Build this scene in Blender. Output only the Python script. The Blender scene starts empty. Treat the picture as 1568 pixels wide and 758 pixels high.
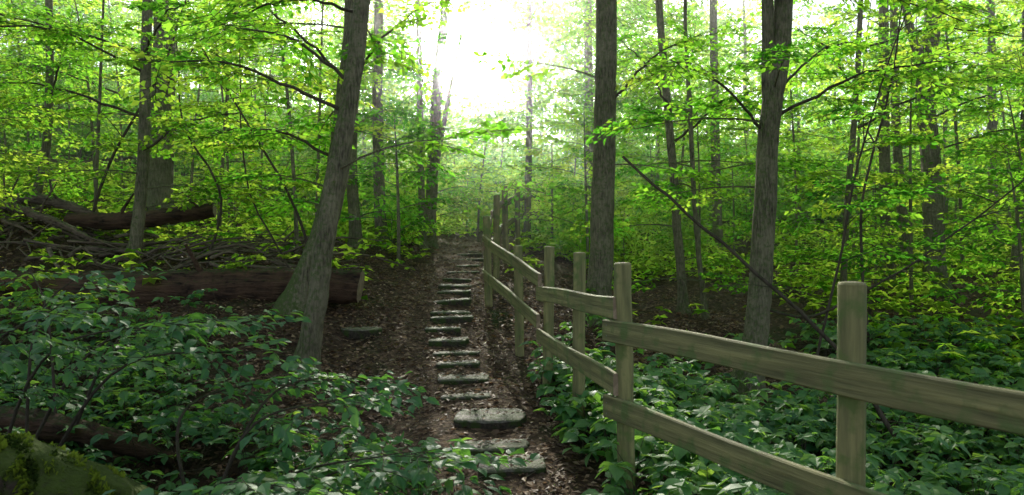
import bpy, math, numpy as np
from mathutils import Vector, Matrix
sc = bpy.context.scene
rng = np.random.default_rng(7)

# ------------------------------------------------------------------ helpers
def ss(t):
    t = np.clip(t, 0, 1); return t*t*(3-2*t)

def terr(x, y):
    x = np.asarray(x, float); y = np.asarray(y, float)
    T = np.interp(y, [-10,0,4,5,6,7,8,9,10,12,14,17,25,40,60,100,400],
                  [-.1,0,.08,.15,.22,.36,.52,.73,.95,1.17,1.38,1.6,2.1,3.8,7.5,12,30])
    x0 = np.interp(y, [0,4,6,8,10,14,20], [2.0,.8,.6,.3,.1,.2,.8])
    z = T - .45*ss((x-x0)/2.0)*(1-ss((y-16)/10))
    z = z + .33*ss((-x-1.1)/1.8)*ss((y-6.3)/2.2)
    z = z + .2*np.clip(-x-5, 0, 12)*ss((y-8)/4)
    z = z + .40*np.exp(-(((x+2.5)/.9)**2+((y-2.9)/.7)**2))
    z = z - .38*np.exp(-(((x+2.2)/1.0)**2+((y-4.6)/.7)**2))
    z = z + .022*np.sin(2.7*x+1.3*y)+.016*np.sin(5.3*x-3.9*y+1)+.01*np.sin(9.1*x+7.7*y+2)+.008*np.sin(-13*x+11*y)
    return z

def pathx(y):
    return np.interp(y, [0,4.3,5,5.8,7,8.3,10,14,16.5,22,30], [.3,.02,-.03,-.22,-.5,-.68,-.82,-.82,-.75,-.2,1.0])

class Buf:
    def __init__(s): s.V=[]; s.F=[]; s.T=[]; s.n=0
    def add(s, v, f, mat=0, tint=.5, smooth=True):
        v=np.asarray(v,float).reshape(-1,3)
        s.V.append(v); s.F.append((np.asarray(f,int)+s.n, mat, smooth))
        t=np.full(len(v), tint) if np.isscalar(tint) else np.asarray(tint)
        s.T.append(t); s.n+=len(v)
    def mesh(s, name, mats):
        me=bpy.data.meshes.new(name)
        V=np.concatenate(s.V); T=np.concatenate(s.T)
        loops=np.concatenate([f.ravel() for f,_,_ in s.F])
        cnt=np.concatenate([np.full(len(f), f.shape[1]) for f,_,_ in s.F])
        mi=np.concatenate([np.full(len(f), m) for f,m,_ in s.F])
        sm=np.concatenate([np.full(len(f), q) for f,_,q in s.F])
        start=np.concatenate([[0],np.cumsum(cnt)[:-1]])
        me.vertices.add(len(V)); me.vertices.foreach_set('co', V.ravel().astype(np.float32))
        me.loops.add(len(loops)); me.loops.foreach_set('vertex_index', loops.astype(np.int32))
        me.polygons.add(len(cnt)); me.polygons.foreach_set('loop_start', start.astype(np.int32))
        me.polygons.foreach_set('material_index', mi.astype(np.int32))
        me.polygons.foreach_set('use_smooth', sm.astype(bool))
        a=me.attributes.new('tint','FLOAT','POINT'); a.data.foreach_set('value', T.astype(np.float32))
        for m in mats: me.materials.append(m)
        me.update(calc_edges=True)
        return me

def obj(name, me, parent=None, loc=(0,0,0), rot=(0,0,0), scale=(1,1,1)):
    o=bpy.data.objects.new(name, me); sc.collection.objects.link(o)
    o.location=loc; o.rotation_euler=rot; o.scale=scale
    if parent: o.parent=parent
    return o
def empty(name, loc=(0,0,0)):
    o=obj(name, None, loc=loc); o.empty_display_size=.2; return o

def catmull(P, n):
    P=np.asarray(P,float); P=np.vstack([2*P[0]-P[1],P,2*P[-1]-P[-2]])
    out=[]; m=len(P)-3
    for s in np.linspace(0,m-1e-6,n):
        i=int(s); t=s-i; a,b,c,d=P[i:i+4]
        out.append(.5*((2*b)+(-a+c)*t+(2*a-5*b+4*c-d)*t*t+(-a+3*b-3*c+d)*t**3))
    return np.array(out)

def tube(buf, P, R, sides=8, mat=0, tint=.5, rough=0.0, cap=True, r=rng):
    P=np.asarray(P,float); n=len(P); R=np.interp(np.linspace(0,1,n), np.linspace(0,1,len(R)), R)
    tang=np.gradient(P,axis=0); tang/=np.linalg.norm(tang,axis=1)[:,None]+1e-9
    ref=np.array([1,0,0]) if abs(tang[0][0])<.8 else np.array([0,1,0])
    V=np.zeros((n,sides,3)); ang=np.linspace(0,2*np.pi,sides,endpoint=False)
    lob=1+rough*r.normal(size=sides)
    for i in range(n):
        u=np.cross(tang[i],ref); u/=np.linalg.norm(u); w=np.cross(tang[i],u)
        rr=R[i]*(lob+rough*.5*r.normal(size=sides))
        V[i]=P[i]+(np.cos(ang)*rr)[:,None]*u+(np.sin(ang)*rr)[:,None]*w
    i,j=np.meshgrid(np.arange(n-1),np.arange(sides),indexing='ij'); j2=(j+1)%sides
    F=np.stack([i*sides+j, i*sides+j2, (i+1)*sides+j2, (i+1)*sides+j],-1).reshape(-1,4)
    buf.add(V.reshape(-1,3),F,mat,tint)
    if cap:
        for k,idx in ((0,0),(1,n-1)):
            ring=V[idx]; c=ring.mean(0)
            q=np.arange(sides)
            f=np.stack([np.full(sides,sides), q, (q+1)%sides],-1)
            if k==0: f=f[:,::-1]
            buf.add(np.vstack([ring,c]), f, mat if cap is True else cap, tint, False)

def sticks(buf, A, B, r0, r1, mat=0):
    A=np.asarray(A,float).reshape(-1,3); B=np.asarray(B,float).reshape(-1,3); n=len(A)
    if n==0: return
    d=B-A; d/=np.linalg.norm(d,axis=1)[:,None]+1e-9
    ref=np.tile([.31,.2,.93],(n,1)); ref[np.abs((d*ref).sum(1))>.9]=[1,0,0]
    u=np.cross(d,ref); u/=np.linalg.norm(u,axis=1)[:,None]+1e-9; w=np.cross(d,u)
    r0=np.broadcast_to(r0,(n,)); r1=np.broadcast_to(r1,(n,))
    V=np.zeros((n,6,3))
    for k in range(3):
        a=2*np.pi*k/3; o=np.cos(a)*u+np.sin(a)*w
        V[:,k]=A+o*r0[:,None]; V[:,3+k]=B+o*r1[:,None]
    base=(np.arange(n)*6)[:,None,None]
    F=(np.array([[0,1,4,3],[1,2,5,4],[2,0,3,5]])[None]+base).reshape(-1,4)
    buf.add(V.reshape(-1,3),F,mat)

LEAF_F=(np.array([[0,0,0],[-.34,.42,.07],[.34,.42,.07],[0,1,-.1]]), np.array([[0,3,1],[0,2,3]]))
LEAF_N=(np.array([[0,0,0],[-.25,.24,.05],[-.3,.5,.06],[0,1,-.14],[.3,.5,.06],[.25,.24,.05],[0,.3,0],[0,.62,-.02],[-.15,.78,-.01],[.15,.78,-.01]]),
        np.array([[0,6,1],[6,2,1],[6,7,2],[7,8,2],[7,3,8],[0,5,6],[6,5,4],[6,4,7],[7,4,9],[7,9,3]]))
def leaves(buf, pos, D, N, size, tint, mat, tpl=LEAF_F, width=1.0):
    V,F=tpl; n=len(pos)
    if n==0: return
    D=D/(np.linalg.norm(D,axis=1)[:,None]+1e-9)
    N=N-(N*D).sum(1)[:,None]*D; N/=np.linalg.norm(N,axis=1)[:,None]+1e-9
    S=np.cross(D,N); size=np.broadcast_to(size,(n,))
    W=pos[:,None,:]+size[:,None,None]*(V[None,:,0:1]*width*S[:,None,:]+V[None,:,1:2]*D[:,None,:]+V[None,:,2:3]*N[:,None,:])
    Fa=(F[None]+(np.arange(n)*len(V))[:,None,None]).reshape(-1,F.shape[1])
    buf.add(W.reshape(-1,3),Fa,mat,np.repeat(tint,len(V)),False)

def spray_tpl(r, leafgap=.1, nt=6):
    P=[];D=[];S=[]
    k=1
    bend=r.uniform(-.25,.25)
    main=lambda t: np.array([t, bend*t*t, -.14*t*t])
    for t in np.arange(.12,1.0,leafgap):
        k=-k; a=k*math.radians(50)+bend*t*1.5; P.append(main(t)); D.append([math.cos(a),math.sin(a),-.2])
    P.append(main(1)); D.append([1,bend,-.3]); 
    ts=np.linspace(0,1,5)
    for a,b in zip(ts[:-1],ts[1:]): S.append((main(a),main(b)))
    for i in range(nt):
        t=.1+.75*i/nt+r.uniform(-.03,.03); side=1 if i%2 else -1
        a=side*math.radians(r.uniform(38,58))+bend*t; L=(.5*(1-t)+.14)*r.uniform(.8,1.15)
        o=main(t); d=np.array([math.cos(a),math.sin(a),0])
        S.append((o,o+d*L+np.array([0,0,-.12*L])))
        kk=1
        for s in np.arange(leafgap*.7,L+.01,leafgap*.85):
            kk=-kk; aa=a+kk*math.radians(48)
            P.append(o+d*s+np.array([0,0,-.12*s])); D.append([math.cos(aa),math.sin(aa),-.2])
        P.append(o+d*L); D.append([math.cos(a),math.sin(a),-.3])
    return np.array(P,float),np.array(D,float),np.array([s[0] for s in S]),np.array([s[1] for s in S])
TPL=[spray_tpl(rng) for _ in range(8)]
TPLs=[spray_tpl(rng,.17,4) for _ in range(6)]   # sparser sprays

def sprays(buf, O, az, pitch, roll, L, leafsize, r, mat_leaf=1, mat_wood=0, tpl=LEAF_F, tpls=None, twigs=True, base_tint=.5, tw=.004, wob=.5):
    tpls=tpls or TPL; O=np.asarray(O,float).reshape(-1,3); n=len(O)
    az=np.broadcast_to(az,(n,)); pitch=np.broadcast_to(pitch,(n,)); roll=np.broadcast_to(roll,(n,)); L=np.broadcast_to(L,(n,))
    which=r.integers(0,len(tpls),n)
    for w in range(len(tpls)):
        idx=np.where(which==w)[0]
        if len(idx)==0: continue
        P,D,A,B=tpls[w]
        ca,sa=np.cos(az[idx]),np.sin(az[idx]); cp,sp=np.cos(pitch[idx]),np.sin(pitch[idx]); cr,sr=np.cos(roll[idx]),np.sin(roll[idx])
        X=np.stack([ca*cp,sa*cp,sp],-1); Y0=np.stack([-sa,ca,0*ca],-1); Z0=np.cross(X,Y0)
        Y=Y0*cr[:,None]+Z0*sr[:,None]; Z=np.cross(X,Y)
        R=np.stack([X,Y,Z],1)  # rows
        pw=O[idx][:,None,:]+np.einsum('pk,nkj->npj',P,R)*L[idx][:,None,None]
        dw=np.einsum('pk,nkj->npj',D,R)
        m=pw.shape[1]; N=Z[:,None,:]+r.normal(0,wob,(len(idx),m,3))
        dw=dw+r.normal(0,.22,dw.shape)
        keep=(r.random((len(idx),m))>.12).ravel()
        tint=np.clip(base_tint+r.normal(0,.16,(len(idx),1))+r.normal(0,.10,(len(idx),m)),0,1).ravel()
        sz=leafsize*r.uniform(.65,1.2,(len(idx)*m))
        leaves(buf,pw.reshape(-1,3)[keep],dw.reshape(-1,3)[keep],N.reshape(-1,3)[keep],sz[keep],tint[keep],mat_leaf,tpl)
        if twigs:
            a=O[idx][:,None,:]+np.einsum('pk,nkj->npj',A,R)*L[idx][:,None,None]
            b=O[idx][:,None,:]+np.einsum('pk,nkj->npj',B,R)*L[idx][:,None,None]
            sticks(buf,a.reshape(-1,3),b.reshape(-1,3),tw,tw*.5,mat_wood)

# ------------------------------------------------------------------ materials
def newmat(name):
    m=bpy.data.materials.new(name); m.use_nodes=True; nt=m.node_tree; nt.nodes.clear()
    return m,nt,nt.nodes,nt.links
def ramp(N,stops):
    c=N.new('ShaderNodeValToRGB'); e=c.color_ramp.elements
    while len(e)<len(stops): e.new(.5)
    for k,(p,col) in enumerate(stops): e[k].position=p; e[k].color=(*col,1)
    return c
def noise(N,L,scale,detail=6,vec=None,rough=.6):
    n=N.new('ShaderNodeTexNoise'); n.inputs['Scale'].default_value=scale; n.inputs['Detail'].default_value=detail; n.inputs['Roughness'].default_value=rough
    if vec is not None: L.new(vec,n.inputs['Vector'])
    return n
def mixc(N,L,f,a,b):
    m=N.new('ShaderNodeMix'); m.data_type='RGBA'
    if isinstance(f,(int,float)): m.inputs[0].default_value=f
    else: L.new(f,m.inputs[0])
    for s,v in ((6,a),(7,b)):
        if isinstance(v,tuple): m.inputs[s].default_value=(*v,1)
        else: L.new(v,m.inputs[s])
    return m.outputs[2]
def mapping(N,L,scale,kind='Object'):
    tc=N.new('ShaderNodeTexCoord'); mp=N.new('ShaderNodeMapping'); mp.inputs['Scale'].default_value=scale
    L.new(tc.outputs[kind],mp.inputs['Vector']); return mp.outputs[0]
def out(N,L,sh):
    o=N.new('ShaderNodeOutputMaterial'); L.new(sh,o.inputs['Surface'])

def leaf_mat(name, dark, mid, light, tdark, tmid, tlight, mixf=.5, rough=.42, spec=.35, simple_=False):
    m,nt,N,L=newmat(name)
    at=N.new('ShaderNodeAttribute'); at.attribute_name='tint'
    oi=N.new('ShaderNodeObjectInfo')
    ma=N.new('ShaderNodeMath'); ma.operation='MULTIPLY_ADD'; L.new(oi.outputs['Random'],ma.inputs[0]); ma.inputs[1].default_value=.5; ma.inputs[2].default_value=-.28
    ad=N.new('ShaderNodeMath'); ad.operation='ADD'; L.new(at.outputs['Fac'],ad.inputs[0]); L.new(ma.outputs[0],ad.inputs[1])
    a=ramp(N,[(.15,dark),(.5,mid),(.9,light)]); b=ramp(N,[(.15,tdark),(.5,tmid),(.9,tlight)])
    L.new(ad.outputs[0],a.inputs[0]); L.new(ad.outputs[0],b.inputs[0])
    if simple_:
        p=N.new('ShaderNodeBsdfDiffuse'); L.new(a.outputs[0],p.inputs['Color'])
    else:
        p=N.new('ShaderNodeBsdfPrincipled'); L.new(a.outputs[0],p.inputs['Base Color']); p.inputs['Roughness'].default_value=rough; p.inputs['Specular IOR Level'].default_value=spec
    t=N.new('ShaderNodeBsdfTranslucent'); L.new(b.outputs[0],t.inputs['Color'])
    mx=N.new('ShaderNodeMixShader'); mx.inputs[0].default_value=mixf; L.new(p.outputs[0],mx.inputs[1]); L.new(t.outputs[0],mx.inputs[2])
    out(N,L,mx.outputs[0]); return m
M_leaf=leaf_mat('beech_leaf',(.025,.085,.018),(.045,.13,.022),(.08,.17,.03),(.16,.52,.035),(.38,.82,.05),(.76,.96,.09),.7,simple_=True)
M_leaf_near=leaf_mat('undergrowth_leaf',(.03,.115,.042),(.068,.185,.058),(.12,.24,.065),(.16,.42,.05),(.30,.60,.07),(.46,.72,.08),.42,.5,.35)

def bark(name, c1, c2, moss=.4, mosscol=(.05,.085,.018), vs=(1,1,.16), sc1=55, dist=.04):
    m,nt,N,L=newmat(name)
    v=mapping(N,L,vs); v1=mapping(N,L,(1,1,1))
    n1=noise(N,L,sc1,6,v,.7); n2=noise(N,L,3.5,3,v1); n3=noise(N,L,26,4,v1)
    r1=ramp(N,[(.36,c1),(.62,c2)]); L.new(n1.outputs[0],r1.inputs[0]); c=r1.outputs[0]
    r2=ramp(N,[(.42,(0,0,0)),(.62,(1,1,1))]); L.new(n2.outputs[0],r2.inputs[0])
    lich=mixc(N,L,r2.outputs[0],c,mixc(N,L,.5,c,tuple(min(1,k*1.3) for k in c2)))
    g=N.new('ShaderNodeNewGeometry'); sp=N.new('ShaderNodeSeparateXYZ'); L.new(g.outputs['Normal'],sp.inputs[0])
    a=N.new('ShaderNodeMath'); a.operation='MULTIPLY_ADD'; L.new(sp.outputs[2],a.inputs[0]); a.inputs[1].default_value=.5; a.inputs[2].default_value=moss-.5
    b=N.new('ShaderNodeMath'); b.operation='ADD'; L.new(a.outputs[0],b.inputs[0]); L.new(n3.outputs[0],b.inputs[1])
    rm=ramp(N,[(.42,(0,0,0)),(.66,(1,1,1))]); L.new(b.outputs[0],rm.inputs[0])
    mc=mixc(N,L,n1.outputs[0],tuple(k*.5 for k in mosscol),tuple(k*1.5 for k in mosscol))
    col=mixc(N,L,rm.outputs[0],lich,mc)
    p=N.new('ShaderNodeBsdfPrincipled'); L.new(col,p.inputs['Base Color']); p.inputs['Roughness'].default_value=.85; p.inputs['Specular IOR Level'].default_value=.25
    bu=N.new('ShaderNodeBump'); bu.inputs['Strength'].default_value=1; bu.inputs['Distance'].default_value=dist; L.new(n1.outputs[0],bu.inputs['Height']); L.new(bu.outputs[0],p.inputs['Normal'])
    out(N,L,p.outputs[0]); return m
M_bark=bark('beech_bark',(.05,.044,.026),(.24,.215,.135),.44,(.085,.125,.033))
M_twig=bark('twig_bark',(.04,.03,.02),(.10,.08,.055),.2)
M_log=bark('rotten_bark',(.012,.007,.005),(.15,.088,.052),.08,vs=(.12,1,1),sc1=24,dist=.14)
M_mossy=bark('mossy_bark',(.015,.012,.008),(.08,.06,.04),.36,(.07,.11,.012),vs=(.5,1,1),sc1=30,dist=.08)
M_deadwood=bark('dead_wood',(.04,.03,.02),(.22,.17,.12),.12,vs=(.2,1,1),sc1=30,dist=.05)

def simple(name,c1,c2,scale,rough=.8,bump=.5,vs=(1,1,1),dist=.01,moss=None,mossn=0,sp=.5):
    m,nt,N,L=newmat(name); v=mapping(N,L,vs); n=noise(N,L,scale,8,v,.65)
    r=ramp(N,[(.32,c1),(.68,c2)]); L.new(n.outputs[0],r.inputs[0]); col=r.outputs[0]
    if moss:
        n2=noise(N,L,7,5,mapping(N,L,(1,1,1),'Object')); rr=ramp(N,[(.5-mossn,(0,0,0)),(.62-mossn,(1,1,1))]); L.new(n2.outputs[0],rr.inputs[0]); col=mixc(N,L,rr.outputs[0],col,moss)
    p=N.new('ShaderNodeBsdfPrincipled'); L.new(col,p.inputs['Base Color']); p.inputs['Roughness'].default_value=rough; p.inputs['Specular IOR Level'].default_value=sp
    bu=N.new('ShaderNodeBump'); bu.inputs['Strength'].default_value=bump; bu.inputs['Distance'].default_value=dist; L.new(n.outputs[0],bu.inputs['Height']); L.new(bu.outputs[0],p.inputs['Normal'])
    out(N,L,p.outputs[0]); return m
M_post=simple('treated_post_wood',(.085,.088,.03),(.30,.275,.105),26,.75,.8,(1,1,.07),.014,(.11,.15,.035),.0)
M_rail=simple('treated_rail_wood',(.065,.066,.022),(.27,.25,.095),28,.75,.8,(.045,1,1),.014,(.10,.14,.035),-.02)
M_cut=simple('cut_wood',(.13,.09,.05),(.32,.24,.15),14,.8,.4)
M_nail=simple('nail_steel',(.1,.1,.1),(.2,.18,.16),30,.5,.1)
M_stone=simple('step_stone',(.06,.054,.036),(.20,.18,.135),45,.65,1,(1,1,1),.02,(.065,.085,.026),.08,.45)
M_stoneside=simple('step_stone_dark_mossy',(.018,.015,.01),(.06,.05,.034),40,.9,1,(1,1,1),.015,(.035,.055,.012),.08,.2)  # slab sides: darker stone than the tops, with moss patches

def ground_mat(name,light=1.0,mossy=True):
    m,nt,N,L=newmat(name); v=mapping(N,L,(1,1,1))
    vo=N.new('ShaderNodeTexVoronoi'); vo.inputs['Scale'].default_value=24; L.new(v,vo.inputs['Vector'])
    nz=noise(N,L,1.1,6,v); nf=noise(N,L,70,8,v,.7)
    sepc=N.new('ShaderNodeSeparateColor'); L.new(vo.outputs['Color'],sepc.inputs[0])
    r=ramp(N,[(0,(.04*light,.026*light,.015*light)),(.55,(.10*light,.065*light,.038*light)),(1,(.20*light,.135*light,.08*light))]); L.new(sepc.outputs[0],r.inputs[0])
    c=mixc(N,L,nf.outputs[0],(.03,.02,.012),r.outputs[0])
    rm=ramp(N,[(.52,(0,0,0)),(.68,(1,1,1))]); L.new(nz.outputs[0],rm.inputs[0])
    c2=mixc(N,L,rm.outputs[0],c,(.035,.05,.014)) if mossy else c
    p=N.new('ShaderNodeBsdfPrincipled'); L.new(c2,p.inputs['Base Color']); p.inputs['Roughness'].default_value=.9; p.inputs['Specular IOR Level'].default_value=.15
    mh=N.new('ShaderNodeMath'); mh.operation='ADD'; L.new(vo.outputs['Distance'],mh.inputs[0]); L.new(nf.outputs[0],mh.inputs[1])
    bu=N.new('ShaderNodeBump'); bu.inputs['Strength'].default_value=.9; bu.inputs['Distance'].default_value=.03; L.new(mh.outputs[0],bu.inputs['Height']); L.new(bu.outputs[0],p.inputs['Normal'])
    out(N,L,p.outputs[0]); return m
M_ground=ground_mat('forest_soil'); M_path=ground_mat('trodden_soil',1.4,False)
def litter_mat():
    m,nt,N,L=newmat('dry_leaf'); at=N.new('ShaderNodeAttribute'); at.attribute_name='tint'
    r=ramp(N,[(0,(.06,.034,.018)),(.5,(.20,.12,.06)),(1,(.48,.35,.22))]); L.new(at.outputs['Fac'],r.inputs[0])
    p=N.new('ShaderNodeBsdfPrincipled'); L.new(r.outputs[0],p.inputs['Base Color']); p.inputs['Roughness'].default_value=.55
    t=N.new('ShaderNodeBsdfTranslucent'); L.new(r.outputs[0],t.inputs['Color'])
    mx=N.new('ShaderNodeMixShader'); mx.inputs[0].default_value=.35; L.new(p.outputs[0],mx.inputs[1]); L.new(t.outputs[0],mx.inputs[2]); out(N,L,mx.outputs[0]); return m
M_litter=litter_mat()

# ------------------------------------------------------------------ ground
def axis(a,b,c,d,fine,coarse):
    near=np.arange(b,c,fine); k=np.linspace(0,1,coarse)[1:]
    lo=b-(b-a)*k**2.2; hi=c+(d-c)*k**2.2
    return np.concatenate([lo[::-1],near,hi])
gx=axis(-300,-9,9,300,.09,40); gy=axis(-60,-1,17,400,.09,60)
X,Y=np.meshgrid(gx,gy,indexing='ij'); Z=terr(X,Y)
nx,ny=X.shape; i,j=np.meshgrid(np.arange(nx-1),np.arange(ny-1),indexing='ij')
b=Buf(); b.add(np.stack([X,Y,Z],-1),np.stack([i*ny+j,(i+1)*ny+j,(i+1)*ny+j+1,i*ny+j+1],-1).reshape(-1,4))
obj('ground',b.mesh('ground',[M_ground]))
# footpath
ys=np.arange(1.5,24,.08); b=Buf(); cols=9; V=[]
for y in ys:
    cx=pathx(y)-.12; hw=(.68+.06*np.sin(y*3.1)+.05*np.sin(y*7.7))
    xs=cx+np.linspace(-hw,hw*.95,cols)
    zz=terr(xs,np.full(cols,y))+.02-.016*np.abs(np.linspace(-1,1,cols))**4*1.6
    V.append(np.stack([xs,np.full(cols,y),zz],-1))
V=np.array(V); n=len(ys); i,j=np.meshgrid(np.arange(n-1),np.arange(cols-1),indexing='ij')
b.add(V,np.stack([i*cols+j,i*cols+j+1,(i+1)*cols+j+1,(i+1)*cols+j],-1).reshape(-1,4)); obj('footpath',b.mesh('footpath',[M_path]))

# ------------------------------------------------------------------ stone steps
steps=empty('stone_steps',(float(pathx(8)),8,float(terr(pathx(8),8))))
tops=[]
def slab(name,x,y,w,d,th,rz,seed,parent,rect=4.0,mats=None,tilt=0.0,dz=.055,var=.03):
    r=np.random.default_rng(seed); n=40; a=np.linspace(0,2*np.pi,n,endpoint=False)
    rr=1/((np.abs(np.cos(a))**rect+np.abs(np.sin(a))**rect)**(1/rect))*(1+r.normal(0,.02,n)+var*np.sin(a*r.integers(2,5)+r.uniform(0,6)))
    ring=lambda s,z:np.stack([np.cos(a)*rr*s*w/2,np.sin(a)*rr*s*d/2,np.full(n,z)+r.normal(0,.003,n)],-1)
    rings=[ring(1.0,-th),ring(1.01,-th*.5),ring(1.0,-.012),ring(.965,0),ring(.55,.003)]
    V=np.vstack(rings+[np.array([[0,0,.002]])]); q=np.arange(n); q2=(q+1)%n; bb=Buf()
    bb.add(V,np.array([[0,1,2]]),0); bb.F=[]
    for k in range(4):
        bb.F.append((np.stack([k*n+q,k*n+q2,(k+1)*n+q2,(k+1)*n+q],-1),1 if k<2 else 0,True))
    bb.F.append((np.stack([4*n+q,4*n+q2,np.full(n,5*n)],-1),0,True))
    z=float(terr(x,y))+dz
    p=parent.location if parent else Vector((0,0,0))
    tops.append((x,y,z,w,d))
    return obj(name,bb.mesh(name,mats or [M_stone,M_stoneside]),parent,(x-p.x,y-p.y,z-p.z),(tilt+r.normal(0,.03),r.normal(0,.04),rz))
SY=[4.3,4.78,5.2,5.8,6.42,6.85,7.22,7.68,8.05,8.42,8.87,9.22,9.68,10.1,10.6,11.2,11.9,12.7,13.6,14.6,15.7]
for k,y in enumerate(SY):
    big=(k==3)
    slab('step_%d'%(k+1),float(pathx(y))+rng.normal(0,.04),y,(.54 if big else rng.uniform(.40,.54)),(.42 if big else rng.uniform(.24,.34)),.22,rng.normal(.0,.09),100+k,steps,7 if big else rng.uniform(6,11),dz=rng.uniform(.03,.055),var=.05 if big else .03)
slab('round_stepping_stone',-1.72,8.3,.48,.48,.1,0,300,None,2.0,dz=.025)

# leaf litter
b=Buf()
def litter(n,x0,x1,y0,y1,s0,s1):
    x=rng.uniform(x0,x1,n); y=y0+(y1-y0)*rng.random(n)**1.4
    dens=.5+.5*np.sin(1.7*x+.9*y)*np.sin(2.3*y-1.1*x); k=rng.random(n)<.45+.55*dens; x=x[k]; y=y[k]; n=len(x)
    a=rng.uniform(0,2*np.pi,n); D=np.stack([np.cos(a),np.sin(a),rng.normal(0,.25,n)],-1)
    N=np.stack([rng.normal(0,.35,n),rng.normal(0,.35,n),np.ones(n)],-1)
    leaves(b,np.stack([x,y,terr(x,y)+rng.uniform(.012,.035,n)],-1),D,N,rng.uniform(s0,s1,n),np.clip(rng.beta(1.6,2.6,n),0,1),0,LEAF_F,rng.uniform(.8,1.1))
litter(42000,-4.5,3.2,3.6,13,.03,.065); litter(24000,-9,10,6,20,.05,.09)
for (x,y,z,w_,d_) in tops:
    n=34; px=x+rng.uniform(-.5,.5,n)*w_; py=y+(rng.random(n)**.5-.5)*d_; a=rng.uniform(0,6.28,n)
    leaves(b,np.stack([px,py,np.full(n,z+.012)],-1),np.stack([np.cos(a),np.sin(a),rng.normal(0,.2,n)],-1),np.stack([rng.normal(0,.25,n),rng.normal(0,.25,n),np.ones(n)],-1),rng.uniform(.025,.055,n),rng.beta(1.6,2.6,n),0)
obj('leaf_litter',b.mesh('leaf_litter',[M_litter]))
b=Buf(); n=1500; x=rng.uniform(-5,4,n); y=rng.uniform(3.6,14,n); a=rng.uniform(0,6.28,n); l=rng.uniform(.05,.3,n)
A=np.stack([x,y,terr(x,y)+.03],-1); x2=x+np.cos(a)*l; y2=y+np.sin(a)*l; B=np.stack([x2,y2,terr(x2,y2)+.03+rng.uniform(0,.03,n)],-1)
sticks(b,A,B,rng.uniform(.002,.006,n),.002,0); obj('fallen_twigs',b.mesh('fallen_twigs',[M_deadwood]))

# ------------------------------------------------------------------ fence
fence=empty('wooden_fence',(.6,4.1,.1)); fo=Vector((.6,4.1,.1))
def post(k,x,y,top,r,seed):
    rr=np.random.default_rng(seed); base=float(terr(x,y))-.25; h=top-base; bb=Buf(); nseg=12
    P=np.array([[rr.normal(0,.0015),rr.normal(0,.0015),t*h] for t in np.linspace(0,1,nseg)])
    tube(bb,P,[r*1.03,r],20,0,cap=False,rough=.015,r=rr)
    s=20; a=np.linspace(0,2*np.pi,s,endpoint=False); top_r=[(r*1.0,h-.001),(r*.93,h+.008),(r*.5,h+.011)]
    V=np.vstack([np.stack([np.cos(a)*q,np.sin(a)*q,np.full(s,z)],-1) for q,z in top_r]+[np.array([[0,0,h+.012]])]); q=np.arange(s); q2=(q+1)%s
    nn=bb.n; bb.add(V,np.vstack([np.stack([c*s+q,c*s+q2,(c+1)*s+q2,(c+1)*s+q],-1) for c in (0,1)]),0)
    bb.F.append((np.stack([2*s+q,2*s+q2,np.full(s,3*s)],-1)+nn,1,False))
    obj('post_%d'%k,bb.mesh('post',[M_post,M_cut]),fence,Vector((x,y,base))-fo,(rr.normal(0,.012),rr.normal(0,.012),rr.uniform(0,6)))
posts=[(3.10,-1.15,1.42,.05),(1.83,1.5,1.45,.05),(1.265,2.74,1.462,.049),(.655,4.14,1.505,.048),(.49,5.42,1.555,.046),(.315,6.55,1.60,.046),
       (.085,7.72,1.61,.048),(-.30,9.55,2.0,.05),(-.245,11.3,2.4,.05),(-.11,13.5,2.72,.055),(.13,15.3,2.95,.055),(.36,17.1,3.1,.055),(.7,19.5,3.3,.055)]
for k,(x,y,t,r) in enumerate(posts): post(k+1,x,y,t,r,500+k)
def rail(k,a,c,w=.125,th=.034):
    a=Vector(a); c=Vector(c); d=c-a; Ln=d.length; bb=Buf(); n=24; rr=np.random.default_rng(700+k)
    be=.006; prof=np.array([[-th/2,-w/2+be],[-th/2+be,-w/2],[th/2-be,-w/2],[th/2,-w/2+be],[th/2,w/2-be],[th/2-be,w/2],[-th/2+be,w/2],[-th/2,w/2-be]])
    xs=np.linspace(0,Ln,n); V=[]
    ph=rr.uniform(0,6)
    for q in xs:
        wob=.006*math.sin(q*3+ph); ww=1+.03*math.sin(q*4.7+ph)
        V.append(np.stack([np.full(8,q),prof[:,0]+.004*math.sin(q*2.2+ph),prof[:,1]*ww+wob],-1))
    V=np.array(V).reshape(-1,3); i,j=np.meshgrid(np.arange(n-1),np.arange(8),indexing='ij'); j2=(j+1)%8
    bb.add(V,np.stack([i*8+j,i*8+j2,(i+1)*8+j2,(i+1)*8+j],-1).reshape(-1,4),0,smooth=False)
    bb.F.append((np.arange(8)[None,::-1],1,False)); bb.F.append((np.arange(8)[None]+(n-1)*8,1,False))
    for q in (.05,Ln-.05):
        for zz in (-.03,.03):
            for sgn in (-1,1):
                aa=np.linspace(0,2*np.pi,8,endpoint=False); R0=np.stack([q+np.cos(aa)*.005,np.full(8,sgn*(th/2+.006)),zz+np.sin(aa)*.005],-1)
                n0=bb.n; bb.add(R0,np.arange(8)[None] if sgn<0 else np.arange(8)[None,::-1],2)
    o=obj('rail_%d'%k,bb.mesh('rail',[M_rail,M_cut,M_nail]),fence,a-fo)
    o.rotation_euler=d.to_track_quat('X','Z').to_euler()
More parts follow.
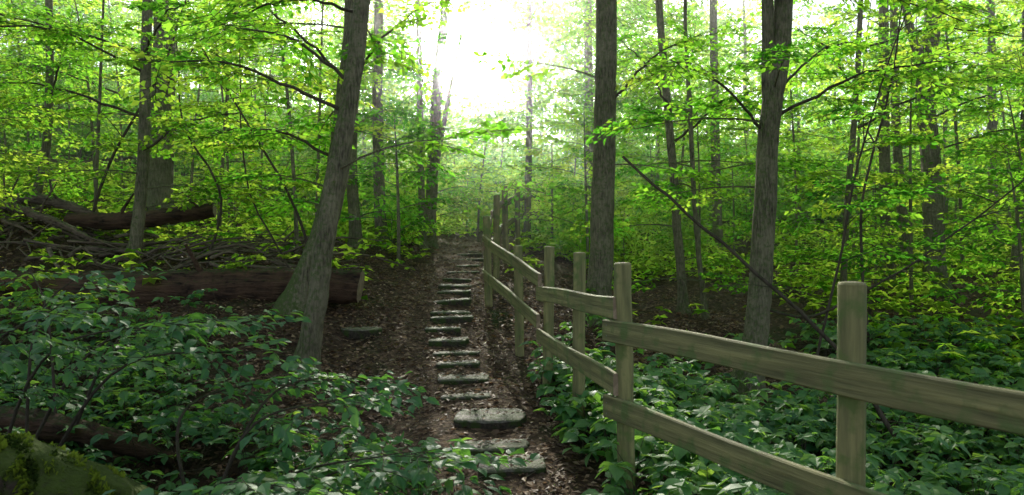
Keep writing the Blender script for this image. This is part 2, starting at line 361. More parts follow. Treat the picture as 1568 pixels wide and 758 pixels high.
R=[((.535,4.20,1.13),(1.76,1.48,1.12)),((.535,4.20,.69),(1.76,1.48,.68)),
   ((1.78,1.50,1.05),(3.05,-1.2,1.02)),((1.78,1.50,.62),(3.05,-1.2,.6)),
   ((.585,4.10,1.26),(.235,6.62,1.19)),((.585,4.10,.83),(.235,6.62,.80)),
   ((.245,6.50,1.31),(-.38,9.63,1.70)),((.235,6.50,.94),(-.38,9.63,1.26)),
   ((-.375,9.50,1.62),(-.315,11.4,2.06)),((-.375,9.50,1.2),(-.315,11.4,1.64)),
   ((-.315,11.25,2.1),(-.185,13.6,2.42)),((-.315,11.25,1.66),(-.185,13.6,1.98)),
   ((-.185,13.45,2.4),(.06,15.4,2.62)),((-.185,13.45,1.96),(.06,15.4,2.2)),
   ((.06,15.3,2.62),(.29,17.2,2.78)),((.06,15.3,2.2),(.29,17.2,2.36)),((.29,17.1,2.78),(.63,19.6,2.95)),((.29,17.1,2.36),(.63,19.6,2.52))]
for k,(a,c) in enumerate(R): rail(k+1,a,c)

# ------------------------------------------------------------------ trees
def foliage_tree(name,r,H,zlo,Rad,nl,spr,slen,leafsize,trunk_r=.0,lean=.0,tpl=LEAF_F,tpls=None,tint=.5,taper=.55,up=(.15,.6),twigs=True,mats=None,pv=.18):
    bb=Buf(); la=r.uniform(0,6.28)
    ax=lambda z: np.array([math.cos(la)*lean*z*z/H+.04*math.sin(z*1.7+la)*(trunk_r*8 if trunk_r else 0), math.sin(la)*lean*z*z/H+.04*math.cos(z*1.3)*(trunk_r*8 if trunk_r else 0), z])
    if trunk_r:
        tube(bb,[ax(z) for z in np.linspace(-.3,H,14)],[trunk_r*1.25,trunk_r,trunk_r*.85,trunk_r*.6,trunk_r*.2],9,0,rough=.03,cap=False,r=r)
    O=[];AZ=[];PI=[];LL=[]
    for k in range(nl):
        f=(k+.5)/nl; z0=zlo+(H-zlo)*f*.97; az=k*2.4+r.normal(0,.4); Lm=Rad*(1-taper*f)*r.uniform(.55,1.15); el=r.uniform(*up)
        o=ax(z0); d=np.array([math.cos(az)*math.cos(el),math.sin(az)*math.cos(el),math.sin(el)])
        pts=np.array([o+d*Lm*t+np.array([r.normal(0,.05)*Lm*t,r.normal(0,.05)*Lm*t,-.22*Lm*t*t]) for t in np.linspace(0,1,5)])
        tube(bb,pts,[max(.008,(trunk_r or .08)*.3)*(1-.4*f),.005],5,0,cap=False,r=r)
        for s in range(spr):
            t=.22+.78*(s+r.random())/spr; p=pts[0]+0
            q=t*4; i0=min(3,int(q)); p=pts[i0]+(pts[i0+1]-pts[i0])*(q-i0)
            O.append(p); AZ.append(az+(1 if s%2 else -1)*r.uniform(.2,1.25)*(1-.6*(t>.9))); PI.append(r.normal(.03,pv)); LL.append(slen*r.uniform(.6,1.2))
    sprays(bb,O,np.array(AZ),np.array(PI),r.normal(0,.3+pv-.18,len(O)),np.array(LL),leafsize,r,1,0,tpl,tpls,twigs,tint)
    return bb.mesh(name,mats or [M_bark,M_leaf])
R_=lambda s: np.random.default_rng(s)
crowns=[foliage_tree('crown_%d'%k,R_(20+k),6.5,0.6,2.0,7,4,1.0,.13,0,0,tint=.45,up=(.2,.75),twigs=False,tpls=TPLs) for k in range(4)]
saps=[foliage_tree('sapling_%d'%k,R_(40+k),[3.2,4.2,5.0,5.8,2.4,6.5][k],[.7,.8,1.2,1.4,.4,2.0][k],[1.3,1.5,1.7,1.9,1.1,2.0][k],[12,14,15,16,11,16][k],4,.62,.095,.028,.1,tpls=TPLs+TPL[:3],tint=.55,taper=.4,up=(.05,.5)) for k in range(6)]
bgs=[foliage_tree('bgtree_%d'%k,R_(60+k),[9.5,11,8.5,10.5][k],[.4,1.0,.3,1.5][k],2.5,24,6,1.4,.22,.09,.03,tint=.62,up=(.05,.6),twigs=False,tpls=TPLs,taper=.35,pv=.35) for k in range(4)]
bush=[foliage_tree('bush_%d'%k,R_(80+k),2.8,.0,1.6,18,5,1.0,.2,.03,.03,tint=.6,up=(.2,1.1),twigs=False,tpls=TPLs,taper=.3,pv=.6) for k in range(3)]

def main_tree(pts,r0,r1,crown_z=None,forks=(),cs=1.0,sides=18,name='beech_tree',low=3,seed=0):
    rr=R_(900+seed); base=np.array(pts[0],float); base[2]=float(terr(base[0],base[1]))
    e=empty(name,tuple(base)); bb=Buf()
    P=np.array(pts,float); P=np.vstack([[P[0][0]-.02,P[0][1],base[2]-.35],[P[0][0],P[0][1],base[2]],P[1:]])
    n=46; C=catmull(P,n); C[:,:2]+=np.cumsum(rr.normal(0,.0045,(n,2)),0)
    h=(C[:,2]-base[2]); flare=1+.75*np.exp(-np.clip(h,0,None)/.16)
    rad=(r0+(r1-r0)*np.clip(h/h.max(),0,1))*flare
    tube(bb,C-base,rad,sides,0,rough=.035,cap=False,r=rr)
    for k in range(6):
        a=k*1.05+rr.uniform(-.3,.3); L=r0*rr.uniform(2.2,3.8)
        q=[]
        for t in np.linspace(0,1,6):
            x=base[0]+math.cos(a)*L*(t+.1); y=base[1]+math.sin(a)*L*(t+.1); q.append([x-base[0],y-base[1],float(terr(x,y))-base[2]+r0*.9*(1-t)**2.2-.03*t-.02])
        tube(bb,q,[r0*.5,r0*.12],7,0,rough=.05,cap=False,r=rr)
    for f in forks:
        tube(bb,catmull(np.array(f[0]),14)-base,[f[1],f[2]],12,0,rough=.03,cap=False,r=rr)
    O=[];AZ=[]
    for k in range(low):
        i=int(n*rr.uniform(.3,.75)); az=rr.uniform(0,6.28); L=rr.uniform(.7,1.7); el=rr.uniform(.1,.5)
        o=C[i]-base; q=np.array([o+np.array([math.cos(az)*L*t,math.sin(az)*L*t,math.sin(el)*L*t-.2*L*t*t]) for t in np.linspace(0,1,5)])
        tube(bb,q,[.014,.004],5,0,cap=False,r=rr)
        for t in (2,3,3,4,4): O.append(q[t]); AZ.append(az+rr.normal(0,.7))
    if O: sprays(bb,O,np.array(AZ),rr.normal(0,.15,len(O)),rr.normal(0,.2,len(O)),.6,.085,rr,1,0,LEAF_F)
    obj('trunk',bb.mesh('trunk',[M_bark,M_leaf]),e)
    if crown_z is not None:
        loc=np.array([np.interp(crown_z,C[:,2],C[:,0]),np.interp(crown_z,C[:,2],C[:,1]),crown_z])-base
        obj('crown',crowns[rr.integers(0,4)],e,tuple(loc),(0,0,rr.uniform(0,6.28)),(cs,cs,cs))
    return e
T=main_tree
T([(-1.99,7,.34),(-1.9,7,.97),(-1.81,7.02,1.59),(-1.68,7.05,2.41),(-1.56,7.1,3.16),(-1.49,7.15,3.97),(-1.35,7.2,6),(-1.3,7.3,9)],.10,.055,6.0,seed=1)
T([(-2.52,8.5,.9),(-2.23,8.5,1.67),(-2.04,8.55,2.43),(-1.94,8.6,3.34),(-1.85,8.6,4.48),(-1.9,8.7,7.5),(-1.8,8.8,11)],.14,.085,7.2,seed=2)
T([(-5.21,10,1.34),(-5.15,10,2.0),(-5.1,10,2.75),(-5.04,10,4.98),(-5.0,10,8.5)],.085,.05,5.5,seed=3)
T([(-6.25,13,1.5),(-6.2,13,3.67),(-6.12,13,5.4),(-6.0,13,11)],.21,.12,6.5,seed=4)
T([(-2.49,14,1.2),(-2.53,14,2.8),(-2.57,14,4.46),(-2.52,14,6.3),(-2.5,14,10)],.11,.06,8,seed=5,low=4)
T([(-2.67,12.5,1.2),(-2.76,12.5,3.04),(-2.72,12.5,4.7),(-2.9,12.5,8.5)],.10,.06,6,seed=6,low=4)
T([(-1.8,15,1.4),(-1.86,15,4.67),(-1.89,15,6.7),(-2.0,15,11)],.07,.04,9,seed=7)
T([(-1.84,16,1.5),(-1.77,16,2.73),(-1.6,16,5.59),(-1.46,16,7.0),(-1.2,16,12)],.13,.08,9.5,forks=[([(-1.8,16.02,2.5),(-1.5,16.05,4.3),(-1.25,16.05,5.6),(-.9,16.1,7.6),(-.6,16.2,11.5)],.06,.03)],seed=8)
T([(1.11,9.5,.53),(1.17,9.5,1.4),(1.2,9.5,2.27),(1.24,9.5,3.54),(1.27,9.5,4.8),(1.35,9.5,12)],.16,.085,7.2,seed=9)
T([(2.54,8,.09),(2.66,8,.8),(2.72,8,1.45),(2.77,8,2.52),(2.83,8,3.2),(2.97,8,4.3),(3.2,8.1,9)],.135,.06,6.2,forks=[([(2.83,8,3.05),(2.79,7.96,3.6),(2.76,7.9,4.3),(2.6,7.7,8.5)],.085,.05)],seed=10)
T([(7.52,13,.78),(7.5,13,1.9),(7.46,13,3.1),(7.36,13,4.49),(7.52,13,6.0),(7.7,13,11)],.175,.08,6.8,forks=[([(7.36,13,4.3),(7.2,13,5.1),(6.98,13,6.1),(6.6,13,10)],.1,.05)],seed=11)
T([(7.2,14,.84),(7.1,14,3.84),(7.05,14,6.3),(7.0,14,11)],.11,.06,7,seed=12)
T([(8.09,15,1.05),(7.93,15,3.3),(7.85,15,5.4),(7.8,15,10)],.10,.06,6.5,seed=13)
T([(4.98,11,.8),(5.05,11,1.8),(5.15,11,3.16),(5.28,11,5.3),(5.4,11,8)],.05,.03,5.6,seed=14,low=5)
T([(2.58,11,.8),(2.5,11,1.8),(2.42,11,2.87),(2.24,11,5.3),(2.1,11,8.5)],.07,.04,6,seed=15,low=5)
T([(2.78,10.5,.9),(2.6,10.5,2.53),(2.5,10.5,4.2),(2.4,10.5,7)],.04,.02,5.2,cs=.7,seed=16,low=5)
T([(13.2,20,2),(13.15,20,5),(13.1,20,8.4),(13,20,12)],.12,.07,7,seed=17)
T([(.35,18,1.66),(.4,18,4.5),(.42,18,7.7),(.5,18,11)],.09,.05,8.5,seed=18)
T([(2.16,20,1.6),(2.1,20,8.4),(2.0,20,13)],.14,.09,8,seed=19)
T([(5.5,19.5,1.6),(5.4,19.5,5),(5.3,19.5,12)],.13,.08,7.5,seed=20)
T([(-7.9,12,2.0),(-7.6,12,4),(-7.7,12,9)],.07,.04,5,seed=21)
T([(10.3,15,1),(10.5,15,4),(10.4,15,10)],.07,.04,6,seed=22)

# leaning bare stems
def stems(name,lst,mat=M_twig,leafy=True,seed=0):
    rr=R_(1500+seed); bb=Buf(); O=[];AZ=[]
    for pts,r0,r1 in lst:
        C=catmull(np.array(pts,float),20); C+=np.cumsum(rr.normal(0,.008,C.shape),0)
        tube(bb,C,[r0,r1],7,0,cap=False,rough=.04,r=rr)
        for k in range(7):
            i=rr.integers(5,19); az=rr.uniform(0,6.28); L=rr.uniform(.25,.8); d=np.array([math.cos(az),math.sin(az),rr.uniform(-.1,.6)])
            q=[C[i]+d*L*t+np.array([0,0,-.1*t*t]) for t in np.linspace(0,1,4)]; tube(bb,q,[r0*.3+.002,.002],4,0,cap=False,r=rr)
            if leafy: O+= [q[2],q[3]]; AZ+=[az+rr.normal(0,.5),az+rr.normal(0,.5)]
    if O: sprays(bb,O,np.array(AZ),rr.normal(0,.2,len(O)),0.,.5,.08,rr,1,0,LEAF_F)
    obj(name,bb.mesh(name,[mat,M_leaf]))
stems('leaning_sapling',[([(-2.4,9,.9),(-2.6,9,1.9),(-3.1,8.9,2.9),(-3.85,8.8,4.2)],.022,.008),([(-2.5,9.2,.9),(-3.0,9.2,1.7),(-3.4,9.2,2.6),(-3.5,9.2,4.4)],.016,.006)],seed=1)
stems('leaning_sapling',[([(-4.2,10,1.2),(-4.0,10,2.3),(-4.5,10,3.3),(-4.6,10,4.6)],.02,.008),([(-6.4,11,1.7),(-6.0,11,2.9),(-5.3,11,4.2),(-4.9,11,5.4)],.025,.01)],seed=2)
stems('dead_branch',[([(.98,6.5,2.42),(1.5,6.45,1.95),(2.08,6.4,1.42),(2.5,6.3,1.0),(2.85,6.2,.6),(3.2,6.1,.0)],.012,.022)],M_twig,False,seed=3)
stems('dead_branch',[([(2.75,8,.95),(3.2,7.6,.9),(3.9,7.4,1.3),(4.7,7.2,1.9),(5.6,7,2.7)],.018,.006)],M_twig,False,seed=4)
stems('leaning_sapling',[([(3.1,7.6,.1),(3.35,7.6,1.3),(3.6,7.6,2.6),(4.1,7.6,4.2)],.016,.007),([(4.4,9,.4),(4.3,9,2),(4.6,9,3.4),(4.8,9,4.6)],.02,.009)],seed=5)

# overhanging leafy limbs from the nearer trees
def limbs(name,lst,seed,leafsize=.085,slen=.65,tint=.5):
    rr=R_(seed); bb=Buf(); O=[];AZ=[];LL=[]
    for a,c,ns in lst:
        a=np.array(a,float); c=np.array(c,float); mid=(a+c)/2+np.array([0,0,.18]); C=catmull([a,mid,c],16); C[1:-1]+=rr.normal(0,.012,(14,3))
        tube(bb,C,[.02,.005],6,0,cap=False,rough=.04,r=rr); d=c-a; az=math.atan2(d[1],d[0])
        for s in range(ns):
            i=int(4+11*(s+rr.random()*.9)/ns); O.append(C[min(i,15)]+rr.normal(0,.03,3)); AZ.append(az+(1 if s%2 else -1)*rr.uniform(.3,1.3)); LL.append(slen*rr.uniform(.6,1.2))
    sprays(bb,O,np.array(AZ),rr.normal(-.05,.18,len(O)),rr.normal(0,.25,len(O)),np.array(LL),leafsize,rr,1,0,LEAF_F,TPL,True,tint)
    obj(name,bb.mesh(name,[M_twig,M_leaf]))
limbs('overhanging_branch',[((-1.6,7.1,2.9),(-3.4,6.6,3.3),10),((-1.55,7.1,3.2),(-3.0,7.6,3.9),10),((-5.1,10,2.9),(-3.2,9.2,3.3),11),((-5.1,10,3.4),(-7.2,9.3,3.7),12),((-5.05,10,4.0),(-6.5,8.6,4.4),12),((-5.05,10,4.2),(-3.8,8.6,4.5),11),
  ((-6.2,13,4.0),(-8.6,11.5,4.6),12),((-6.2,13,4.4),(-4.4,11.5,5.2),12),((-7.6,12,3.6),(-9.0,10.4,4.0),12),((-7.6,12,4.0),(-6.2,10.6,5.0),12),((-1.95,8.6,3.4),(-.9,7.8,4.2),8),((-1.95,8.6,3.6),(-3.5,8.2,4.6),10),((-2.04,8.55,2.6),(-3.3,8.1,2.9),8),
  ((-5.1,10,4.3),(-6.4,7.8,3.9),13),((-1.5,7.15,3.9),(-2.6,6.4,3.55),10)],3001,tint=.3)
limbs('overhanging_branch',[((2.8,8,3.0),(4.6,7.4,3.5),11),((2.8,8,3.2),(4.2,8.8,4.1),10),((2.8,8,2.8),(1.6,7.4,3.5),8),((5.2,11,3.4),(7.0,10.2,4.0),12),((5.2,11,3.9),(3.9,10,4.6),10),((7.4,13,3.9),(9.6,11.6,4.4),13),((7.4,13,4.5),(6.0,11.4,5.2),12),
  ((7.5,13,3.3),(9.4,12,3.6),12),((10.4,15,4),(9.4,12.8,5.4),12),((1.22,9.5,3.4),(2.3,8.9,4.2),8),((7.1,14,3.4),(5.6,13,4.2),12),((2.45,11,3.2),(3.8,10.3,3.9),10),((2.4,11,3.6),(1.5,10.2,4.5),8),((10.5,15,3.2),(8.6,13.4,3.5),12),
  ((5.3,11,4.6),(6.3,9.0,4.2),12),((2.76,7.9,4.3),(4.2,6.8,3.7),11)],3002,tint=.33)

# understory
def free(x,y,m):
    return abs(x-pathx(y))>m or y>22
under=empty('forest_understory',(0,12,1.2)); uo=np.array([0,12,1.2]); k=0; tries=0
fixed=[(-3.3,11.2,1),(-4.6,11.5,2),(-6.6,11.6,3),(-8.3,11.5,2),(-3.6,13.5,3),(-2.0,17.5,4),(-2.9,16,0),(-1.9,12.3,4),(1.5,14.6,0),(.9,16.5,4),(3.6,14,1),(4.9,10.8,4),(6.0,11,1),(6.6,9.4,4),(8.2,11.5,0),(9.5,13,2),(3.6,15.8,2),(-7.2,9.6,0),(5.3,13.6,3),(-.9,19.5,0),(10.5,11.5,3),(-5.6,14.5,5),(7.6,8.6,0)]
pl=[(x,y,v) for x,y,v in fixed]
while len(pl)<80 and tries<4000:
    tries+=1; y=rng.uniform(13,27); x=rng.uniform(-.85,.85)*y
    if not free(x,y,1.5) or (.3<x<4 and y<14): continue
    if min((x-a)**2+(y-c)**2 for a,c,_ in pl)<1.6: continue
    pl.append((x,y,int(rng.integers(0,6))))
for x,y,v in pl:
    k+=1; z=float(terr(x,y)); sc_=rng.uniform(.85,1.15)
    obj('sapling_%d'%k,saps[v],under,(x-uo[0],y-uo[1],z-uo[2]),(0,0,rng.uniform(0,6.28)),(sc_,sc_,sc_))
bg=empty('background_forest',(0,30,2)); bo=np.array([0,30,2]); k=0
def bgt(x,y,s_):
    global k
    k+=1; obj('tree_%d'%k,bgs[rng.integers(0,4)],bg,(x-bo[0],y-bo[1],float(terr(x,y))-bo[2]),(0,0,rng.uniform(0,6.28)),(s_,s_,s_))
for x in np.arange(-34,36,1.75):          # woodland edge on the crest
    y=35+rng.uniform(-2,2); x=x+rng.uniform(-.5,.5)
    bgt(x,y,rng.uniform(.6,.66) if abs(x+.0723*y)<1.4 else rng.uniform(.95,1.25))
for x,y in [(-14,24),(-9.5,26),(-18,28),(-6,28),(5,27),(9.5,25),(14,24),(18,28)]:
    bgt(x+rng.uniform(-1,1),y,rng.uniform(.6,.8))
k2=0
for row,(yy,st,s0) in enumerate(((28.5,2.0,.8),(32,1.8,1.0),(38,2.0,1.3))):
    for x in np.arange(-34,36,st):
        k2+=1; y=yy+rng.uniform(-1.2,1.2); s_=s0*rng.uniform(.8,1.2); x=x+rng.uniform(-.5,.5)
        obj('bush_%d'%k2,bush[rng.integers(0,3)],bg,(x-bo[0],y-bo[1],float(terr(x,y))-.1-bo[2]),(0,0,rng.uniform(0,6.28)),(s_*1.1,s_*1.1,s_))
for x,y,s_ in [(-2.7,18.5,.55),(-3.6,17,.5),(1.6,18.2,.6),(2.6,17,.55),(-1.4,22.5,.7),(.3,21.5,.6),(4.2,18.5,.6),(1.0,24,.8),(-4.8,19,.6),(-.6,26,.8),(1.4,15.2,.4),(-2.4,14.6,.35)]:
    k2+=1; obj('bush_%d'%k2,bush[rng.integers(0,3)],bg,(x-bo[0],y-bo[1],float(terr(x,y))-.05-bo[2]),(0,0,rng.uniform(0,6.28)),(s_,s_,s_))
# canopy foliage
rr=R_(4242); n=1600; y=11.5+13*rr.random(n)**.8; x=rr.uniform(-.85,.85,n)*y; z=1.6+y*(.06+.29*rr.random(n))
n2=1500; y2=16+11*rr.random(n2); x=np.r_[x,rr.uniform(-.24,.24,n2)*y2]; z=np.r_[z,1.6+y2*(.16+.19*rr.random(n2))]; y=np.r_[y,y2]
sd=np.array([-.0723,1,.276]); sd/=np.linalg.norm(sd); pt=np.stack([x,y,z],-1); v=pt-np.array([0,0,1.6])
perp=np.linalg.norm(v-(v@sd)[:,None]*sd,axis=1); cl=np.sin(.8*x+1)*np.sin(.9*z+.5*y)+.35*rr.normal(size=len(x))
kp=(perp>1.0)&((cl>-.25)|(np.arange(len(x))>=n)); pt=pt[kp]
bb=Buf(); sprays(bb,pt,rr.uniform(0,6.28,len(pt)),rr.normal(0,.25,len(pt)),rr.normal(0,.4,len(pt)),rr.uniform(.5,1.0,len(pt)),.12,rr,1,0,LEAF_F,TPLs,True,.5,.005)
obj('forest_canopy',bb.mesh('forest_canopy',[M_twig,M_leaf]))

# ------------------------------------------------------------------ low plants
def carpet(name,n,reg,hs,ls,mat,tpl,seed,tint=.5,dens=None):
    rr=R_(seed); bb=Buf(); x=rr.uniform(reg[0],reg[1],n); y=reg[2]+(reg[3]-reg[2])*rr.random(n)**1.2
    kp=dens(x,y)>rr.random(n); x=x[kp]; y=y[kp]; n=len(x); z=terr(x,y)
    for s in range(4):
        a=rr.uniform(0,6.28,n); h=rr.uniform(hs[0],hs[1],n)*(1-.14*s); ro=rr.uniform(.03,.16,n)*(hs[1]/.35)
        tip=np.stack([x+np.cos(a)*ro,y+np.sin(a)*ro,z+h],-1); base=np.stack([x,y,z],-1)
        mid=(tip+base)/2+np.stack([-np.cos(a)*ro*.25,-np.sin(a)*ro*.25,h*.12],-1)
        sticks(bb,base,mid,.003,.0025,1); sticks(bb,mid,tip,.0025,.002,1)
        pt=np.clip(tint+rr.normal(0,.2,n),0,1)
        for da,sf in ((0,1.1),(1.15,.95),(-1.15,.95),(2.2,.75),(-2.2,.75)):
            aa=a+da+rr.normal(0,.15,n); D=np.stack([np.cos(aa),np.sin(aa),rr.normal(-.18,.25,n)],-1)
            N=np.stack([rr.normal(0,.35,n),rr.normal(0,.35,n),np.ones(n)],-1)
            leaves(bb,tip,D,N,rr.uniform(ls[0],ls[1],n)*sf,np.clip(pt+rr.normal(0,.07,n),0,1),0,tpl,1.05)
    obj(name,bb.mesh(name,[mat,M_twig]))
def dR(x,y):
    fx=np.interp(y,[0,1.5,2.7,4.1,5.4,6.5,7.7,9.5],[3,1.85,1.25,.55,.4,.25,.3,.4])
    d=np.clip((x-fx+.12)/.25,0,1); d=d*(1-.93*((y>7.2)&(x<3.6)))
    return d*np.clip(1.2-.05*y,.3,1)
carpet('ground_elder',2600,(0.2,7,2.6,9.5),(.12,.42),(.07,.145),M_leaf_near,LEAF_N,11,.5,dR)
def dR2(x,y):
    pth=np.clip((np.abs(x-pathx(y))-.8)/.6,0,1)
    brown=1-.94*((x>.1)&(x<4.3)&(y<13.5)); left=1-.75*((x<-.5)&(y<10.5))
    return pth*brown*left*(.35+.65*(np.sin(x*1.3+y*.7)*np.sin(y*1.1-x*.5)>-.3))
carpet('woodland_plants',5200,(-14,18,8,26),(.15,.5),(.09,.17),M_leaf,LEAF_F,12,.6,dR2)
carpet('hillside_plants',3500,(-45,45,34,75),(.4,1.2),(.35,.7),M_leaf,LEAF_F,15,.6,lambda x,y: np.ones_like(x))
def dL(x,y):
    edge=np.interp(y,[2.5,3.6,4.2,5,6,8],[-.0,-.12,-.25,-.9,-2.5,-3.1]); d=np.clip((edge-x)/.3,0,1)
    pit=np.exp(-(((x+2.2)/.7)**2+((y-4.2)/.45)**2)); lg=(x<-1.4)&(y<3.6); return d*np.clip(1-1.3*pit,0,1)*np.clip((8.4-y)/.8,0,1)*(~lg)
carpet('bramble_patch',1300,(-5.5,0,2.7,8.2),(.12,.42),(.065,.11),M_leaf_near,LEAF_N,13,.5,dL)

def shrub(name,seed,stemlist):
    rr=R_(seed); bb=Buf(); O=[];AZ=[];LL=[]
    for (p0,p1,p2) in stemlist:
        C=catmull(np.array([p0,p1,p2],float),14); tube(bb,C,[.012,.003],6,0,cap=False,rough=.03,r=rr)
        d=C[-1]-C[5]; az=math.atan2(d[1],d[0])
        for i in (5,7,8,9,10,11,12,13):
            O.append(C[i]); AZ.append(az+(1 if i%2 else -1)*rr.uniform(.3,1.1)*(i<13)); LL.append(rr.uniform(.3,.5))
    sprays(bb,O,np.array(AZ),rr.normal(.0,.13,len(O)),rr.normal(0,.15,len(O)),np.array(LL),.08,rr,1,0,LEAF_N,TPLs,True,.5,.0025,.35)
    obj(name,bb.mesh(name,[M_twig,M_leaf_near]))
shrub('elder_shrub',31,[((-2.9,4.0,.1),(-2.8,3.9,1.0),(-2.3,3.7,1.3)),((-2.9,4.0,.1),(-2.6,4.1,1.0),(-1.7,4.0,1.2)),((-2.6,3.9,.2),(-2.1,3.9,.95),(-1.3,3.9,1.05)),
   ((-3.0,4.5,.1),(-3.0,4.6,1.1),(-2.7,4.6,1.45)),((-2.9,4.2,.2),(-2.5,4.4,1.0),(-1.8,4.6,1.15)),((-3.1,5,.1),(-3.3,5.2,1.1),(-3.5,5.3,1.45)),((-3.1,5,.1),(-2.7,5.1,1.0),(-2.0,5.2,1.05))])
shrub('elder_shrub',32,[((-1.5,3.5,.05),(-1.3,3.6,.7),(-.8,3.7,.85)),((-1.6,3.6,.05),(-1.3,3.9,.8),(-.9,4.2,.85)),((-1.3,3.2,.1),(-1.0,3.1,.6),(-.5,3.2,.7)),
   ((-1.3,3.4,.05),(-.9,3.5,.5),(-.35,3.6,.55)),((-1.2,3.2,.1),(-1.2,2.9,.6),(-1.0,2.7,.75)),((-1.6,3.7,.1),(-1.8,4.0,.7),(-1.4,4.5,.8))])

# ------------------------------------------------------------------ logs
def log(name,pts,rads,mat,sides=20,seed=0,rough=.05,stubs=0,n=40):
    rr=R_(2000+seed); P=np.array(pts,float); C=catmull(P,n); C[1:-1]+=rr.normal(0,.006,(n-2,3)); base=C[0].copy(); bb=Buf()
    tube(bb,C-base,rads,sides,0,rough=rough,cap=1,r=rr)
    for k in range(stubs):
        i=rr.integers(3,n-4); a=rr.uniform(0,6.28); d=np.array([math.cos(a)*.5,-.4,.7]); o=C[i]-base
        tube(bb,[o,o+d*.25,o+d*rr.uniform(.35,.7)+np.array([.1,0,.05])],[rads[0]*.3,rads[0]*.12],7,0,rough=.05,cap=1,r=rr)
    return obj(name,bb.mesh(name,[mat,M_cut]),None,tuple(base)),C,base
log('fallen_log',[(-6.0,8.6,1.14),(-4.9,8.6,1.08),(-3.8,8.7,1.10),(-2.8,8.75,1.14),(-1.82,8.8,1.13)],[.17,.22,.23,.21,.19],M_log,32,1,.05,1,70)
log('fallen_log',[(-6.6,10.9,2.0),(-5.8,10.8,2.0),(-5.0,10.7,2.06),(-4.35,10.7,2.15)],[.11,.12,.11,.1],M_log,16,2,.07,2)
log('fallen_log',[(-8.2,10.9,2.45),(-7.3,10.7,2.2),(-6.5,10.5,1.95),(-5.9,10.3,1.7)],[.07,.06,.05,.03],M_deadwood,14,3,.09,3)
log('fallen_log',[(-8.5,11.2,2.1),(-7.6,11.2,2.35),(-6.8,11.1,2.25),(-6.1,11.0,2.0)],[.09,.10,.08,.05],M_deadwood,14,6,.09,3)
mo,mC,mb=log('mossy_log',[(-3.6,2.85,.72),(-2.6,3.0,.64),(-2.0,3.1,.49),(-1.40,3.25,.18)],[.24,.25,.23,.17],M_mossy,28,4,.07,0)
rr=R_(88); bb=Buf(); n=14000; q=rr.random(n); P=np.stack([np.interp(q,np.linspace(0,1,len(mC)),mC[:,c]) for c in range(3)],-1); rad=np.interp(q,[0,.33,.66,1],[.24,.25,.23,.17])
a=rr.normal(np.pi/2,.8,n); side=np.array([-.18,.98,0]); upv=np.array([.22,.05,.97])
N=-np.cos(a)[:,None]*side+np.sin(a)[:,None]*upv; pat=(np.sin(q*37)*np.sin(a*5)+.6*np.sin(q*90+a*7)>-.1)
D=N+rr.normal(0,.5,(n,3)); tn=.5+.5*np.sin(q*61+a*9); leaves(bb,(P+N*rad[:,None]*.98)[pat],D[pat],rr.normal(0,1,(n,3))[pat],(rr.uniform(.015,.03,n)*(1+.8*tn))[pat],tn[pat],0)
M_moss=leaf_mat('moss',(.02,.04,.006),(.07,.11,.012),(.16,.21,.02),(.04,.07,.01),(.12,.2,.02),(.2,.3,.03),.3,.8,.1)
o=obj('moss',bb.mesh('moss',[M_moss]),mo); o.location=(-mb[0],-mb[1],-mb[2])
log('rotten_log',[(-4.2,5.0,.45),(-3.4,5.05,.38),(-2.9,5.1,.28),(-2.4,5.2,.08)],[.10,.10,.08,.05],M_log,16,5,.1,0)
bb=Buf(); rr=R_(77)
for k in range(190):
    x=rr.uniform(-9,-3.2); y=rr.uniform(9.2,11.8); a=rr.normal(.1,1.0); L=rr.uniform(.4,1.9); x2=x+math.cos(a)*L; y2=y+math.sin(a)*L*.5
    q=[[x,y,float(terr(x,y))+rr.uniform(.02,.35)],[(x+x2)/2,(y+y2)/2,float(terr((x+x2)/2,(y+y2)/2))+rr.uniform(.1,.4)],[x2,y2,float(terr(x2,y2))+rr.uniform(.0,.5)]]
    tube(bb,catmull(q,7),[rr.uniform(.008,.035),.006],6,0,rough=.06,cap=True,r=rr)
obj('brushwood_pile',bb.mesh('brushwood_pile',[M_deadwood]))

# haze volume between the trees, added to spread a glow around the sun
bb=Buf(); mx0,mx1,my0,my1,mz0,mz1=-45,45,9,42,-1,14
bb.add([(mx0,my0,mz0),(mx1,my0,mz0),(mx1,my1,mz0),(mx0,my1,mz0),(mx0,my0,mz1),(mx1,my0,mz1),(mx1,my1,mz1),(mx0,my1,mz1)],[[0,3,2,1],[4,5,6,7],[0,1,5,4],[1,2,6,5],[2,3,7,6],[3,0,4,7]],0,smooth=False)
m,nt,N,L=newmat('glow_haze'); vsn=N.new('ShaderNodeVolumeScatter'); vsn.inputs['Density'].default_value=.0085; vsn.inputs['Anisotropy'].default_value=.9; vsn.inputs['Color'].default_value=(1,1,.95,1)
o_=N.new('ShaderNodeOutputMaterial'); L.new(vsn.outputs[0],o_.inputs['Volume'])
obj('sun_glow_haze',bb.mesh('sun_glow_haze',[m]))

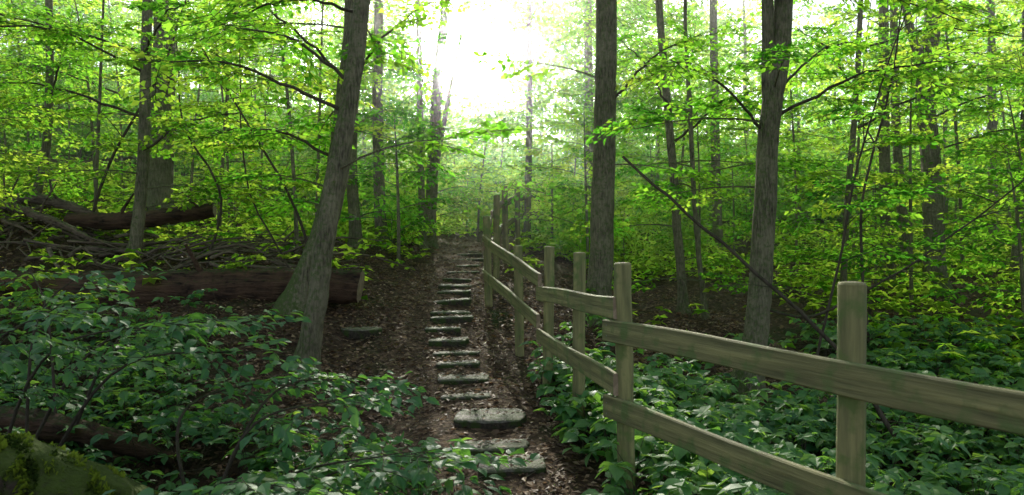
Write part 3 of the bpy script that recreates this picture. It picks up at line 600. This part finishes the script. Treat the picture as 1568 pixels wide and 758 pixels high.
# ------------------------------------------------------------------ light, sky, camera
S=Vector((-.0723,1,.276)).normalized()
el=math.radians(32); SL=Vector((-.0723,1,0)).normalized()*math.cos(el)+Vector((0,0,math.sin(el)))
sl=bpy.data.lights.new('sun','SUN'); sl.energy=5; sl.angle=math.radians(.5); sl.color=(1,.94,.80)
so=bpy.data.objects.new('sun',sl); sc.collection.objects.link(so); so.rotation_euler=SL.to_track_quat('Z','Y').to_euler(); so.location=(0,0,30)
w=bpy.data.worlds.new('World'); sc.world=w; w.use_nodes=True; N=w.node_tree.nodes; L=w.node_tree.links; N.clear()
sky=N.new('ShaderNodeTexSky'); sky.sky_type='NISHITA'; sky.sun_disc=False; sky.sun_elevation=el; sky.sun_rotation=math.atan2(S.x,S.y)
bgn=N.new('ShaderNodeBackground'); bgn.inputs[1].default_value=.14; L.new(sky.outputs[0],bgn.inputs[0])
tc=N.new('ShaderNodeTexCoord'); dt=N.new('ShaderNodeVectorMath'); dt.operation='DOT_PRODUCT'; L.new(tc.outputs['Generated'],dt.inputs[0]); dt.inputs[1].default_value=S
mxn=N.new('ShaderNodeMath'); mxn.operation='MAXIMUM'; L.new(dt.outputs['Value'],mxn.inputs[0]); mxn.inputs[1].default_value=0
def pw(p,k):
    a=N.new('ShaderNodeMath'); a.operation='POWER'; L.new(mxn.outputs[0],a.inputs[0]); a.inputs[1].default_value=p
    b=N.new('ShaderNodeMath'); b.operation='MULTIPLY'; L.new(a.outputs[0],b.inputs[0]); b.inputs[1].default_value=k; return b.outputs[0]
def addn(a,c):
    d=N.new('ShaderNodeMath'); d.operation='ADD'; L.new(a,d.inputs[0])
    if isinstance(c,float): d.inputs[1].default_value=c
    else: L.new(c,d.inputs[1])
    return d.outputs[0]
g=addn(addn(addn(pw(2000,3000),pw(60,10)),pw(6,1.5)),.32)
b2=N.new('ShaderNodeBackground'); b2.inputs[0].default_value=(1,.98,.93,1); L.new(g,b2.inputs[1])
ash=N.new('ShaderNodeAddShader'); L.new(bgn.outputs[0],ash.inputs[0]); L.new(b2.outputs[0],ash.inputs[1])
wo=N.new('ShaderNodeOutputWorld'); L.new(ash.outputs[0],wo.inputs['Surface'])
cam=bpy.data.cameras.new('camera'); cam.lens=25.7; cam.sensor_width=36; cam.clip_end=2000; cam.clip_start=.05
cam.dof.use_dof=True; cam.dof.focus_distance=7.5; cam.dof.aperture_fstop=4.0
co=bpy.data.objects.new('camera',cam); sc.collection.objects.link(co); co.location=(0,0,1.6); co.rotation_euler=(math.radians(90),0,0); sc.camera=co
sc.view_settings.view_transform='Standard'; sc.view_settings.look='None'; sc.view_settings.exposure=0
print('verts', sum(len(m.vertices) for m in bpy.data.meshes))
